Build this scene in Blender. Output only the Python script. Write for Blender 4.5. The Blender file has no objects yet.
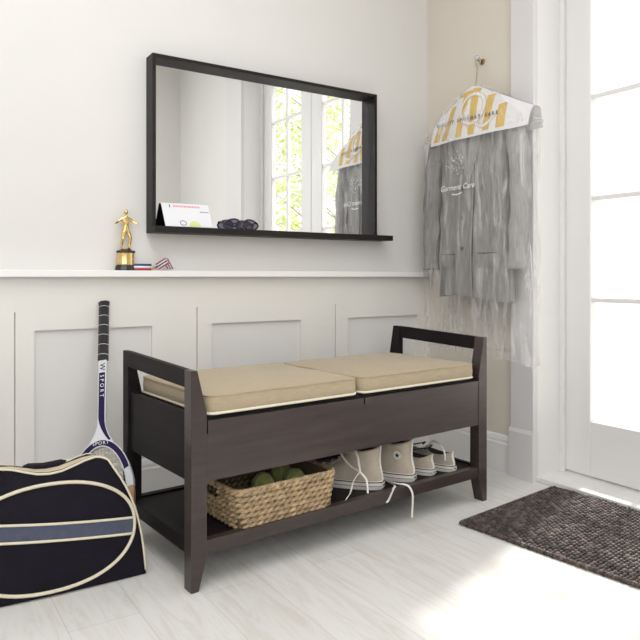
import bpy, bmesh, math, random
from mathutils import Vector, Matrix, noise
random.seed(7)
PI = math.pi
S = bpy.context.scene
COL = S.collection

# ------------------------------------------------------------------ materials
def mat(name, col, rough=.5, metal=0, var=0, vscale=8, stretch=(1,1,1), bump=0, bscale=60, coat=0, sheen=0, spec=None, transm=0, sss=0, emis=0):
    m = bpy.data.materials.new(name); m.use_nodes = True
    nt = m.node_tree; b = nt.nodes['Principled BSDF']
    b.inputs['Base Color'].default_value = (*col, 1)
    b.inputs['Roughness'].default_value = rough
    b.inputs['Metallic'].default_value = metal
    if coat: b.inputs['Coat Weight'].default_value = coat; b.inputs['Coat Roughness'].default_value = .25
    if sheen: b.inputs['Sheen Weight'].default_value = sheen
    if spec is not None: b.inputs['Specular IOR Level'].default_value = spec
    if transm: b.inputs['Transmission Weight'].default_value = transm
    if emis:
        b.inputs['Emission Color'].default_value = (*col, 1); b.inputs['Emission Strength'].default_value = emis
    if var or bump:
        tc = nt.nodes.new('ShaderNodeTexCoord'); mp = nt.nodes.new('ShaderNodeMapping')
        mp.inputs['Scale'].default_value = stretch
        nt.links.new(tc.outputs['Object'], mp.inputs['Vector'])
    if var:
        n = nt.nodes.new('ShaderNodeTexNoise'); n.inputs['Scale'].default_value = vscale; n.inputs['Detail'].default_value = 6
        n.inputs['Roughness'].default_value = .65
        nt.links.new(mp.outputs[0], n.inputs['Vector'])
        r = nt.nodes.new('ShaderNodeValToRGB')
        r.color_ramp.elements[0].position = .3; r.color_ramp.elements[1].position = .7
        r.color_ramp.elements[0].color = (*[max(0, c*(1-var)) for c in col], 1)
        r.color_ramp.elements[1].color = (*[min(1, c*(1+var)) for c in col], 1)
        nt.links.new(n.outputs['Fac'], r.inputs['Fac']); nt.links.new(r.outputs['Color'], b.inputs['Base Color'])
    if bump:
        n2 = nt.nodes.new('ShaderNodeTexNoise'); n2.inputs['Scale'].default_value = bscale; n2.inputs['Detail'].default_value = 4
        nt.links.new(mp.outputs[0], n2.inputs['Vector'])
        bp = nt.nodes.new('ShaderNodeBump'); bp.inputs['Strength'].default_value = bump; bp.inputs['Distance'].default_value = .003
        nt.links.new(n2.outputs['Fac'], bp.inputs['Height']); nt.links.new(bp.outputs[0], b.inputs['Normal'])
    return m

M = {}
M['wall'] = mat('warm_white_wall', (.775,.76,.735), .7, var=.015, vscale=2, bump=.05, bscale=200)
M['wall_side'] = mat('beige_side_wall', (.73,.675,.59), .7, var=.015, vscale=2, bump=.05, bscale=200)
M['wains'] = mat('wainscot_paint', (.83,.805,.76), .45, var=.01, vscale=3)
M['trim'] = mat('white_trim_paint', (.84,.83,.82), .35)
M['casing'] = mat('casing_paint', (.74,.72,.72), .35)  # grey-mauve of the shade mixed into the white casing colour
M['ledge'] = mat('ledge_paint', (.92,.91,.89), .35)
M['ceil'] = mat('ceiling_paint', (.85,.84,.82), .8)
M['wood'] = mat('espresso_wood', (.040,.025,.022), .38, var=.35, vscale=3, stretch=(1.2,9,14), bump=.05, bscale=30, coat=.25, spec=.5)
M['wood_side'] = mat('espresso_wood_side', (.013,.0095,.011), .5, var=.3, vscale=3, stretch=(9,1.2,9), spec=.13)  # darker copy of the bench wood, shade of the unlit faces in its colour
M['wood_frame'] = mat('mirror_frame_wood', (.014,.010,.010), .55, spec=.25, var=.3, vscale=3, stretch=(1.5,10,10), coat=.1)
M['gap'] = mat('shadow_black', (.006,.006,.006), .9)  # real black of backings, also paints the shade under the lids
M['mirror'] = mat('mirror_silver', (.95,.96,.96), .0, metal=1)
M['linen'] = mat('khaki_linen', (.44,.355,.235), .9, var=.08, vscale=40, stretch=(1,4,4), bump=.25, bscale=300, sheen=.2)
M['piping'] = mat('cream_piping', (.78,.72,.58), .8, var=.06, vscale=60, bump=.2, bscale=300)
M['straw'] = mat('seagrass', (.40,.285,.165), .75, var=.5, vscale=45, bump=.4, bscale=200)
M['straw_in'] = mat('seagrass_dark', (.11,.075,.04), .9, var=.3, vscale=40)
M['felt'] = mat('ball_felt', (.38,.41,.11), .95, var=.15, vscale=60, bump=.5, bscale=250, sheen=.3)
M['ballseam'] = mat('ball_seam', (.6,.62,.45), .8)
M['canvas'] = mat('beige_canvas', (.50,.43,.35), .9, var=.1, vscale=30, bump=.25, bscale=350)
M['canvas_g'] = mat('grey_canvas', (.40,.36,.31), .9, var=.12, vscale=30, bump=.25, bscale=350)
M['rubber'] = mat('white_rubber', (.76,.73,.68), .5, var=.06, vscale=25)
M['rubber_dk'] = mat('dark_rubber_stripe', (.05,.025,.03), .6)
M['shoe_in'] = mat('shoe_lining', (.04,.035,.03), .9)
M['lace'] = mat('lace_cotton', (.80,.77,.70), .85, var=.06, vscale=60)
M['ink'] = mat('black_ink', (.01,.01,.02), .6)
M['gold'] = mat('polished_gold', (.80,.58,.25), .2, metal=1, var=.1, vscale=30)
M['brass_dk'] = mat('antique_brass', (.45,.32,.12), .3, metal=1)
M['blackwood'] = mat('black_lacquer', (.012,.01,.01), .25, coat=.5)
M['navy'] = mat('bag_navy_nylon', (.008,.0065,.013), .7, spec=.2, var=.2, vscale=30, bump=.25, bscale=250)
M['bag_tan'] = mat('bag_tan_canvas', (.62,.53,.38), .85, var=.1, vscale=14, stretch=(1,3,3), bump=.3, bscale=200)
M['bag_band'] = mat('bag_slate_band', (.075,.085,.13), .8, var=.15, vscale=60, bump=.3, bscale=300)
M['bag_pipe'] = mat('bag_cream_piping', (.74,.68,.52), .6)
M['r_white'] = mat('racket_white', (.72,.72,.76), .3, coat=.5)
M['r_purple'] = mat('racket_purple', (.014,.005,.06), .45, spec=.25)
M['r_wood'] = mat('racket_ash', (.42,.24,.13), .4, var=.2, vscale=20, coat=.3)
M['r_string'] = mat('racket_string', (.52,.47,.36), .4)
M['grip'] = mat('grip_leather', (.012,.010,.012), .45, bump=.3, bscale=200)
M['whitep'] = mat('white_paint', (.85,.84,.83), .5)
M['card'] = mat('white_card', (.83,.83,.86), .6)
M['red'] = mat('ribbon_red', (.42,.03,.05), .5)
M['redlt'] = mat('print_red', (.80,.28,.32), .6)
M['blue'] = mat('ribbon_blue', (.03,.05,.18), .5)
M['sat'] = mat('ribbon_white', (.85,.84,.85), .4)
M['lime'] = mat('print_lime', (.68,.75,.30), .7)
M['shade'] = mat('sunglass_frame', (.012,.010,.025), .15, coat=.6)
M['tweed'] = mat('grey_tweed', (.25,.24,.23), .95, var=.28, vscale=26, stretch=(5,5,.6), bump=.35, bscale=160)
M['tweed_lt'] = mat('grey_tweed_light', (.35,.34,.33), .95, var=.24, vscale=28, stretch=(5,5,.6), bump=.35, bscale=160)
M['dark'] = mat('coat_gap', (.03,.03,.03), .95)
M['yellow'] = mat('stripe_yellow', (.70,.47,.08), .7)
M['paper'] = mat('white_paper', (.83,.81,.82), .7)
M['greyink'] = mat('grey_ink', (.13,.12,.12), .7)
M['wire'] = mat('hanger_wire', (.72,.60,.42), .3, metal=1)
M['knob'] = mat('glass_knob', (.88,.90,.92), .05, transm=.6)
M['rug'] = mat('brown_leather_weave', (.060,.040,.034), .38, var=.7, vscale=90, bump=.3, bscale=200)
def rug_glint_mat():
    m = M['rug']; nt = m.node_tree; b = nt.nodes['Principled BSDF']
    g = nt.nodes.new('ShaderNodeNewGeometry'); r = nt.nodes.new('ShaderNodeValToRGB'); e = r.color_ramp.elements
    e[0].color = (.018,.011,.009,1); e[0].position = .15; e[1].color = (.15,.115,.10,1); e[1].position = 1  # pale end of the ramp paints glints on random pebbles
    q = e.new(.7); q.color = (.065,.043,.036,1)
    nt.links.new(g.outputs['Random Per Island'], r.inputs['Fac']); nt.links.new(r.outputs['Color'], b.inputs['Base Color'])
rug_glint_mat()
M['rug_base'] = mat('rug_base', (.016,.011,.010), .9)
M['bark'] = mat('bark', (.16,.11,.07), .9, var=.3, vscale=10)
M['patio'] = mat('patio_stone', (.75,.73,.68), .8, var=.1, vscale=3)
M['sill'] = mat('marble_sill', (.82,.81,.80), .25, var=.05, vscale=6)

def leaf_mat():
    m = bpy.data.materials.new('leaf_green'); m.use_nodes = True; nt = m.node_tree
    b = nt.nodes['Principled BSDF']; out = nt.nodes['Material Output']
    oi = nt.nodes.new('ShaderNodeNewGeometry'); r = nt.nodes.new('ShaderNodeValToRGB')
    r.color_ramp.elements[0].color = (.42,.52,.14,1); r.color_ramp.elements[1].color = (.78,.80,.40,1)
    nt.links.new(oi.outputs['Random Per Island'], r.inputs['Fac']); nt.links.new(r.outputs['Color'], b.inputs['Base Color'])
    b.inputs['Roughness'].default_value = .6
    t = nt.nodes.new('ShaderNodeBsdfTranslucent'); nt.links.new(r.outputs['Color'], t.inputs['Color'])
    mx = nt.nodes.new('ShaderNodeMixShader'); mx.inputs[0].default_value = .5
    nt.links.new(b.outputs[0], mx.inputs[1]); nt.links.new(t.outputs[0], mx.inputs[2]); nt.links.new(mx.outputs[0], out.inputs['Surface'])
    return m
M['leaf'] = leaf_mat()

def glass_mat():
    m = bpy.data.materials.new('window_glass'); m.use_nodes = True; nt = m.node_tree
    nt.nodes.remove(nt.nodes['Principled BSDF']); out = nt.nodes['Material Output']
    t = nt.nodes.new('ShaderNodeBsdfTransparent'); g = nt.nodes.new('ShaderNodeBsdfGlossy'); g.inputs['Roughness'].default_value = .02
    lw_ = nt.nodes.new('ShaderNodeLayerWeight'); lw_.inputs['Blend'].default_value = .5
    f = nt.nodes.new('ShaderNodeMath'); f.operation = 'POWER'; f.inputs[1].default_value = 4; nt.links.new(lw_.outputs['Facing'], f.inputs[0])
    f2 = nt.nodes.new('ShaderNodeMath'); f2.operation = 'MULTIPLY_ADD'; f2.inputs[1].default_value = .5; f2.inputs[2].default_value = .03; nt.links.new(f.outputs[0], f2.inputs[0])
    mx = nt.nodes.new('ShaderNodeMixShader'); nt.links.new(f2.outputs[0], mx.inputs[0])
    nt.links.new(t.outputs[0], mx.inputs[1]); nt.links.new(g.outputs[0], mx.inputs[2]); nt.links.new(mx.outputs[0], out.inputs['Surface'])
    return m
M['glass'] = glass_mat()

def film_mat():
    """thin wrinkled garment film: mostly see-through, milky creases and gloss"""
    m = bpy.data.materials.new('plastic_film'); m.use_nodes = True; nt = m.node_tree
    b = nt.nodes['Principled BSDF']; out = nt.nodes['Material Output']
    b.inputs['Base Color'].default_value = (.88,.87,.88,1); b.inputs['Roughness'].default_value = .22
    tc = nt.nodes.new('ShaderNodeTexCoord'); mp = nt.nodes.new('ShaderNodeMapping'); mp.inputs['Scale'].default_value = (1,1,.17)
    mp.inputs['Rotation'].default_value = (.25,0,0)
    nt.links.new(tc.outputs['Object'], mp.inputs['Vector'])
    n = nt.nodes.new('ShaderNodeTexNoise'); n.inputs['Scale'].default_value = 26; n.inputs['Detail'].default_value = 8; n.inputs['Distortion'].default_value = 1.2
    nt.links.new(mp.outputs[0], n.inputs['Vector'])
    r = nt.nodes.new('ShaderNodeValToRGB')
    e = r.color_ramp.elements; e[0].position = .50; e[0].color = (.09,.09,.09,1); e[1].position = .74; e[1].color = (.50,.50,.50,1)
    nt.links.new(n.outputs['Fac'], r.inputs['Fac'])
    bp = nt.nodes.new('ShaderNodeBump'); bp.inputs['Strength'].default_value = .45; bp.inputs['Distance'].default_value = .006
    nt.links.new(n.outputs['Fac'], bp.inputs['Height']); nt.links.new(bp.outputs[0], b.inputs['Normal'])
    t = nt.nodes.new('ShaderNodeBsdfTransparent')
    mx = nt.nodes.new('ShaderNodeMixShader'); nt.links.new(r.outputs['Color'], mx.inputs[0])
    nt.links.new(t.outputs[0], mx.inputs[1]); nt.links.new(b.outputs[0], mx.inputs[2]); nt.links.new(mx.outputs[0], out.inputs['Surface'])
    return m
M['film'] = film_mat()

def floor_mat():
    m = bpy.data.materials.new('whitewashed_planks'); m.use_nodes = True; nt = m.node_tree; b = nt.nodes['Principled BSDF']
    tc = nt.nodes.new('ShaderNodeTexCoord')
    mp = nt.nodes.new('ShaderNodeMapping'); mp.inputs['Rotation'].default_value = (0,0,PI/2)
    nt.links.new(tc.outputs['Object'], mp.inputs['Vector'])
    br = nt.nodes.new('ShaderNodeTexBrick'); br.inputs['Scale'].default_value = 1
    br.inputs['Brick Width'].default_value = 1.3; br.inputs['Row Height'].default_value = .17
    br.inputs['Mortar Size'].default_value = .0012; br.inputs['Mortar Smooth'].default_value = .6
    br.offset = .37
    br.inputs['Color1'].default_value = (.80,.79,.765,1); br.inputs['Color2'].default_value = (.74,.73,.70,1); br.inputs['Mortar'].default_value = (.60,.57,.52,1)
    nt.links.new(mp.outputs[0], br.inputs['Vector'])
    m2 = nt.nodes.new('ShaderNodeMapping'); m2.inputs['Scale'].default_value = (9,1.1,1); nt.links.new(tc.outputs['Object'], m2.inputs['Vector'])
    n = nt.nodes.new('ShaderNodeTexNoise'); n.inputs['Scale'].default_value = 3.2; n.inputs['Detail'].default_value = 8; n.inputs['Roughness'].default_value = .7
    n.inputs['Distortion'].default_value = 1.2
    nt.links.new(m2.outputs[0], n.inputs['Vector'])
    r = nt.nodes.new('ShaderNodeValToRGB'); e = r.color_ramp.elements
    e[0].position = .28; e[0].color = (.80,.75,.66,1); e[1].position = .55; e[1].color = (1,1,1,1)
    nt.links.new(n.outputs['Fac'], r.inputs['Fac'])
    mx = nt.nodes.new('ShaderNodeMix'); mx.data_type = 'RGBA'; mx.blend_type = 'MULTIPLY'; mx.inputs[0].default_value = .7
    nt.links.new(br.outputs['Color'], mx.inputs[6]); nt.links.new(r.outputs['Color'], mx.inputs[7]); nt.links.new(mx.outputs[2], b.inputs['Base Color'])
    b.inputs['Roughness'].default_value = .42
    bp = nt.nodes.new('ShaderNodeBump'); bp.inputs['Strength'].default_value = .15; bp.inputs['Distance'].default_value = .002
    nt.links.new(br.outputs['Fac'], bp.inputs['Height']); bp.invert = True; nt.links.new(bp.outputs[0], b.inputs['Normal'])
    return m
M['floor'] = floor_mat()

def lens_mat():
    m = bpy.data.materials.new('smoked_lens'); m.use_nodes = True; nt = m.node_tree; b = nt.nodes['Principled BSDF']
    b.inputs['Base Color'].default_value = (.03,.025,.05,1); b.inputs['Roughness'].default_value = .05
    out = nt.nodes['Material Output']; t = nt.nodes.new('ShaderNodeBsdfTransparent'); t.inputs['Color'].default_value = (.45,.42,.55,1)
    mx = nt.nodes.new('ShaderNodeMixShader'); mx.inputs[0].default_value = .55
    nt.links.new(t.outputs[0], mx.inputs[1]); nt.links.new(b.outputs[0], mx.inputs[2]); nt.links.new(mx.outputs[0], out.inputs['Surface'])
    return m
M['lens'] = lens_mat()

# ------------------------------------------------------------------ mesh builder
class MB:
    def __init__(s): s.v = []; s.f = []
    def add(s, vs, fs):
        o = len(s.v); s.v += [tuple(p) for p in vs]; s.f += [tuple(i+o for i in f) for f in fs]; return s
    def box(s, x0, x1, y0, y1, z0, z1):
        vs = [(x,y,z) for x in (x0,x1) for y in (y0,y1) for z in (z0,z1)]
        return s.add(vs, [(0,1,3,2),(4,6,7,5),(0,4,5,1),(2,3,7,6),(0,2,6,4),(1,5,7,3)])
    def hexa(s, p):   # 8 corners ordered like box
        return s.add(p, [(0,1,3,2),(4,6,7,5),(0,4,5,1),(2,3,7,6),(0,2,6,4),(1,5,7,3)])
    def prism(s, prof, f0, f1):  # prof list of 2d, f0/f1 map 2d->3d
        n = len(prof); vs = [f0(*p) for p in prof]+[f1(*p) for p in prof]
        fs = [tuple(range(n))[::-1], tuple(range(n, 2*n))]+[(i,(i+1)%n,n+(i+1)%n,n+i) for i in range(n)]
        return s.add(vs, fs)
    def grid(s, fn, nu, nv, cu=False, cv=False):
        vs = [fn(i/(nu if cu else nu-1), j/(nv if cv else nv-1)) for i in range(nu) for j in range(nv)]
        fs = []
        for i in range(nu if cu else nu-1):
            for j in range(nv if cv else nv-1):
                a = i*nv+j; b = i*nv+(j+1)%nv; c = ((i+1)%nu)*nv+(j+1)%nv; d = ((i+1)%nu)*nv+j
                fs.append((a,d,c,b))
        return s.add(vs, fs)
    def tube(s, pts, r, seg=8, closed=False, cap=True):
        pts = [Vector(p) for p in pts]; n = len(pts)
        rr = r if callable(r) else (lambda t: r)
        vs = []; up = None
        for i, p in enumerate(pts):
            if closed: d = pts[(i+1) % n]-pts[i-1]
            else: d = pts[min(i+1,n-1)]-pts[max(i-1,0)]
            d = d.normalized() if d.length > 1e-9 else Vector((0,0,1))
            if up is None:
                up = Vector((0,0,1)) if abs(d.z) < .9 else Vector((1,0,0))
            up = (up-d*up.dot(d)); up = up.normalized() if up.length > 1e-6 else d.orthogonal().normalized()
            sd = d.cross(up); q = rr(i/max(1,n-1))
            for k in range(seg):
                a = 2*PI*k/seg; vs.append(p+(up*math.cos(a)+sd*math.sin(a))*q)
        fs = []
        for i in range(n if closed else n-1):
            for k in range(seg):
                j = (i+1) % n; fs.append((i*seg+k, i*seg+(k+1)%seg, j*seg+(k+1)%seg, j*seg+k))
        if not closed and cap: fs += [tuple(range(seg))[::-1], tuple((n-1)*seg+k for k in range(seg))]
        return s.add(vs, fs)
    def ribbon(s, pts, w, side, th=.0012):   # flat tape along pts
        pts = [Vector(p) for p in pts]; n = len(pts); sd0 = Vector(side)
        vs = []
        for i, p in enumerate(pts):
            d = (pts[min(i+1,n-1)]-pts[max(i-1,0)]).normalized(); sd = (sd0-d*sd0.dot(d)).normalized(); nn = d.cross(sd)
            for a, b in ((-1,-1),(1,-1),(1,1),(-1,1)): vs.append(p+sd*w/2*a+nn*th/2*b)
        fs = [(0,1,2,3),tuple((n-1)*4+k for k in (3,2,1,0))]
        for i in range(n-1):
            for k in range(4): fs.append((i*4+k,(i+1)*4+k,(i+1)*4+(k+1)%4,i*4+(k+1)%4))
        return s.add(vs, fs)
    def lathe(s, prof, seg=24, c=(0,0,0)):
        return s.grid(lambda i, j: (c[0]+prof[round(j*(len(prof)-1))][0]*math.cos(2*PI*i), c[1]+prof[round(j*(len(prof)-1))][0]*math.sin(2*PI*i), c[2]+prof[round(j*(len(prof)-1))][1]), seg, len(prof), cu=True)
    def ell(s, c, r, nu=16, nv=9, mtx=None):
        def f(i, j):
            a = 2*PI*i; b = PI*(j-.5); p = Vector((r[0]*math.cos(a)*math.cos(b), r[1]*math.sin(a)*math.cos(b), r[2]*math.sin(b)))
            if mtx: p = mtx @ p
            return p+Vector(c)
        return s.grid(f, nu, nv, cu=True)
    def build(s, name, m, parent=None, smooth=False, bevel=0, tf=None, loc=None, subsurf=0):
        me = bpy.data.meshes.new(name)
        vs = [tf(Vector(p)) for p in s.v] if tf else s.v
        if loc: L = Vector(loc); vs = [Vector(p)-L for p in vs]
        me.from_pydata([tuple(p) for p in vs], [], s.f)
        bm = bmesh.new(); bm.from_mesh(me); bmesh.ops.remove_doubles(bm, verts=bm.verts, dist=1e-6)
        bmesh.ops.recalc_face_normals(bm, faces=bm.faces); bm.to_mesh(me); bm.free()
        o = bpy.data.objects.new(name, me); COL.objects.link(o); me.materials.append(M[m] if isinstance(m, str) else m)
        if loc: o.location = loc
        if smooth:
            for p in me.polygons: p.use_smooth = True
            if smooth != 'full':
                try: me.set_sharp_from_angle(angle=math.radians(38))
                except Exception: pass
        if bevel:
            b = o.modifiers.new('Bevel','BEVEL'); b.width = bevel; b.segments = 2; b.limit_method = 'ANGLE'; b.angle_limit = .7
        if subsurf:
            q = o.modifiers.new('Subdivision','SUBSURF'); q.levels = subsurf; q.render_levels = subsurf
        if parent: o.parent = parent
        return o

def tag(o, label=None, cat=None, group=None, kind=None):
    if label: o['label'] = label
    if cat: o['category'] = cat
    if group: o['group'] = group
    if kind: o['kind'] = kind
    return o
def thing(name, label, cat, loc=(0,0,0), rotz=0, group=None):
    o = bpy.data.objects.new(name, None); COL.objects.link(o); o.location = loc; o.rotation_euler = (0,0,rotz); o.empty_display_size = .05
    return tag(o, label, cat, group)
def struct(o): o['kind'] = 'structure'; return o
def text(name, body, size, m, parent, mtx, extrude=.0002, align='CENTER', shear=0, space=1, bold=0):
    """lettering turned into mesh, placed by a matrix"""
    cu = bpy.data.curves.new(name, 'FONT'); cu.body = body; cu.size = size; cu.align_x = align; cu.align_y = 'CENTER'; cu.extrude = extrude
    cu.shear = shear; cu.space_character = space; cu.resolution_u = 3; cu.offset = bold
    tmp = bpy.data.objects.new(name, cu); COL.objects.link(tmp); bpy.context.view_layer.update()
    me = bpy.data.meshes.new_from_object(tmp.evaluated_get(bpy.context.evaluated_depsgraph_get()))
    bpy.data.objects.remove(tmp); bpy.data.curves.remove(cu); me.name = name
    o = bpy.data.objects.new(name, me); COL.objects.link(o); me.materials.clear(); me.materials.append(M[m]); o.matrix_local = mtx
    if parent: o.parent = parent; o.matrix_parent_inverse = Matrix.Identity(4); o.matrix_local = mtx
    return o
def frame_mtx(origin, xdir, ydir):
    x = Vector(xdir).normalized(); y = Vector(ydir); y = (y-x*y.dot(x)).normalized(); z = x.cross(y)
    m = Matrix((x,y,z)).transposed().to_4x4(); m.translation = Vector(origin); return m

# ------------------------------------------------------------------ room
XR = 1.8618      # right wall plane
YN = -3.35       # wall behind the camera
XL = -2.3
ZC = 2.75
struct(MB().box(XL-.1, XR+.45, YN-.1, .1, -.1, 0).build('floor', 'floor'))
struct(MB().box(XL-.1, XR+.45, YN-.1, .1, ZC, ZC+.1).build('ceiling', 'ceil'))
# back wall: plaster above, panelled boards below
wb = MB().box(XL, XR+.3, 0, .1, 0, ZC)
struct(wb.build('wall_back', 'wall'))
panels = MB()
TH = .012
ZT, ZP, ZG, ZB = .835, .649, .714, .19
grooves = [-1.959+.653*k+.653-.0 for k in range(-0, 6)]     # vertical board joints
gx = [-2.3]+[ .001-.653*3, .001-.653*2, .001-.653, .001, .654, 1.307]+[XR]
gx = [-2.3, -1.958, -1.305, -.652, .001, .654, 1.307, XR]
G = .0035
for a, b in zip(gx[:-1], gx[1:]):
    pa, pb = a+.062, b-.179
    if b == XR: pa, pb = a+.07, 1.786
    if a == -2.3: pa, pb = a, a
    # above groove height the rail is continuous
    panels.box(a, b, -TH, 0, ZG, ZT)
    l, r = a+G/2, (b-G/2 if b != XR else b)
    if pb <= pa:
        panels.box(l, r, -TH, 0, 0, ZG); continue
    panels.box(l, r, -TH, 0, ZP, ZG)
    panels.box(l, pa, -TH, 0, 0, ZP); panels.box(pb, r, -TH, 0, 0, ZP); panels.box(pa, pb, -TH, 0, 0, ZB)
struct(panels.build('trim_1', 'wains'))
struct(MB().box(XL, XR, -.052, 0, .833, .857).build('trim_2', 'ledge', bevel=.002))
def base_prof(): return [(0,0),(.016,0),(.016,.118),(.012,.124),(.012,.136),(.006,.150),(0,.155)]
struct(MB().prism(base_prof(), lambda d,z: (XL,-TH-d,z), lambda d,z: (XR,-TH-d,z)).build('baseboard_back', 'trim'))
# right wall with the deep garden door opening (y -.67 .. -2.08)
YO0, YO1, ZH, XO = -.656, -2.06, 2.36, 2.12
wr = MB().box(XR, XO, YO0, 0, 0, ZC)
struct(MB().box(XR, XO, YN, YO1, 0, ZC).box(XR, XO, YO1, YO0, ZH, ZC).build('wall_right_near', 'wall'))
o = wr.build('wall_right', 'wall_side'); struct(o)
struct(MB().prism(base_prof(), lambda d,z: (XR-d,-TH,z), lambda d,z: (XR-d,-.540,z)).build('baseboard_right', 'trim'))
struct(MB().prism(base_prof(), lambda d,z: (XR-d,-2.30,z), lambda d,z: (XR-d,YN,z)).build('baseboard_right_near', 'trim'))
# jamb lining and casings
jl = MB()
jl.box(XR-.002, XO, YO0-.006, YO0+.002, 0, ZH).box(XR-.002, XO, YO1-.002, YO1+.006, 0, ZH).box(XR-.002, XO, YO1, YO0, ZH-.006, ZH+.002)
struct(jl.build('trim_3', 'trim'))
cs = MB()
for (ya, yb) in ((-.544, -.662), (YO1+.006-.0, -2.30)):
    y0, y1 = min(ya,yb), max(ya,yb)
    cs.box(XR-.028, XR, y0, y1, .205, ZH+.12)
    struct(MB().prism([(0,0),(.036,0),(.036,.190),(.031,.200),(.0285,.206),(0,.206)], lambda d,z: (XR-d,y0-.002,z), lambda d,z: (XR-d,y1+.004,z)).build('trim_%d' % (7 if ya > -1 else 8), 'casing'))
cs.box(XR-.028, XR, -2.30, -.544, ZH-.006, ZH+.12)
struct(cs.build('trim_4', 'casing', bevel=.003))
# threshold
struct(MB().box(XR-.008, XO, YO1, YO0, 0, .022).build('trim_5', 'sill', bevel=.004))
# french doors
XD = 2.04
dr = thing('door_1', None, None, (XD, (YO0+YO1)/2, .022)); dr['kind'] = 'structure'
def leaf(y0, y1, hy):
    sw = .125; zb, zt = .03, ZH-.01; th = .022
    m = MB()
    m.box(XD-th, XD+th, y0, y0+sw, zb, zt).box(XD-th, XD+th, y1-sw, y1, zb, zt)
    m.box(XD-th, XD+th, y0+sw, y1-sw, zb, zb+.22).box(XD-th, XD+th, y0+sw, y1-sw, zt-.12, zt)
    ym = (y0+y1)/2
    m.box(XD-.014, XD+.014, ym-.009, ym+.009, zb+.22, zt-.12)
    for z in (.74, 1.15, 1.56, 1.97): m.box(XD-.0135, XD+.0135, y0+sw, y1-sw, z-.009, z+.009)
    lf = m.build('door_leaf', 'trim', dr, bevel=.003, loc=None)
    lf.location = -Vector(dr.location)
    g = MB().box(XD-.002, XD+.002, y0+sw, y1-sw, zb+.22, zt-.12).build('pane', 'glass', lf)
    h = MB().box(XD-th-.006, XD-th, hy-.018, hy+.018, .93, 1.12)
    h.tube([(XD-th,hy,1.04),(XD-th-.045,hy,1.04),(XD-th-.05,hy+(.01 if hy > ym else -.01),1.04),(XD-th-.05,hy+(-.09 if hy < ym else .09)*-1,1.04)], .008)
    h.build('handle', 'brass_dk', lf, smooth=True)
leaf(-1.366, YO0-.012, -1.32); leaf(YO1+.012, -1.372, -1.42)
# stop mouldings inside the reveal
struct(MB().box(XD-.045, XD-.024, YO0-.024, YO0-.006, .022, ZH-.006).box(XD-.045, XD-.024, YO1+.006, YO1+.024, .022, ZH-.006).build('trim_6', 'trim', bevel=.002))
# left and near walls
struct(MB().box(XL-.1, XL, YN-.1, .1, 0, ZC).build('wall_left', 'wall'))
# near wall with a wide unseen window, added to let in soft fill light
wx0, wx1, wz0, wz1 = -1.9, .9, .75, 2.45
wn = MB().box(XL, wx0, YN-.12, YN, 0, ZC).box(wx1, XO, YN-.12, YN, 0, ZC).box(wx0, wx1, YN-.12, YN, 0, wz0).box(wx0, wx1, YN-.12, YN, wz1, ZC)
struct(wn.build('wall_near', 'wall'))
w1 = thing('window_1', None, None, ((wx0+wx1)/2, YN, wz0)); w1['kind'] = 'structure'
fr = MB(); t = .05
fr.box(wx0, wx1, YN-.08, YN-.03, wz0, wz0+t).box(wx0, wx1, YN-.08, YN-.03, wz1-t, wz1)
for k in range(5):
    x = wx0+(wx1-wx0)*k/4; fr.box(max(wx0,x-t/2), min(wx1,x+t/2), YN-.079, YN-.031, wz0+t, wz1-t)
f = fr.build('window_frame', 'trim', w1); f.location = -Vector(w1.location)
p = MB().box(wx0, wx1, YN-.057, YN-.053, wz0, wz1).build('pane', 'glass', w1); p.location = -Vector(w1.location)

# outside
struct(MB().box(XO+.001, 14, -14, 6, -.12, -.02).build('ground', 'patio'))
def tree(loc, h, R, nclus, label, seed):
    rnd = random.Random(seed)
    t = thing('garden_tree', label, 'tree', loc)
    tr = MB(); tr.tube([(0,0,0),(.04,.03,h*.3),(-.03,.02,h*.6),(.03,0,h)], lambda q: .045*(1-.75*q), 9)
    cl = []
    for k in range(nclus):
        a = rnd.uniform(0, 2*PI); rr = R*math.sqrt(rnd.random()); z = rnd.uniform(.22, 1.08)*h
        c = Vector((rr*math.cos(a), rr*math.sin(a), z)); cl.append(c)
        if k % 9 == 0:
            s0 = Vector((0,0,max(.25*h, z-.5))); md = (s0+c)/2+Vector((0,0,.05))
            tr.tube([s0, md, c], lambda q: .009*(1-.7*q), 5)
    tr.build('trunk', 'bark', t, smooth=True)
    fo = MB()
    for c in cl:
        for j in range(rnd.randint(12, 26)):
            d = Vector((rnd.gauss(0,1), rnd.gauss(0,1), rnd.gauss(0,1)))*.085
            p = c+d; s = rnd.uniform(.026,.048)
            u = Vector((rnd.gauss(0,1), rnd.gauss(0,1), rnd.gauss(0,.6))).normalized(); w = u.orthogonal().normalized()
            fo.add([p-u*s, p+w*s*.5-u*s*.2, p+w*s*.42+u*s*.4, p+u*s, p-w*s*.42+u*s*.4, p-w*s*.5-u*s*.2], [(0,1,2,3,4,5)])
    fo.build('foliage', 'leaf', t)
tree((4.2,-3.95,-.02), 3.5, .95, 115, 'young tree with pale green leaves seen beside the coat in the mirror', 1)
tree((4.9,-6.12,-.02), 3.9, 1.15, 165, 'taller garden tree with yellow-green leaves behind the left glass panes in the mirror', 2)

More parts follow.
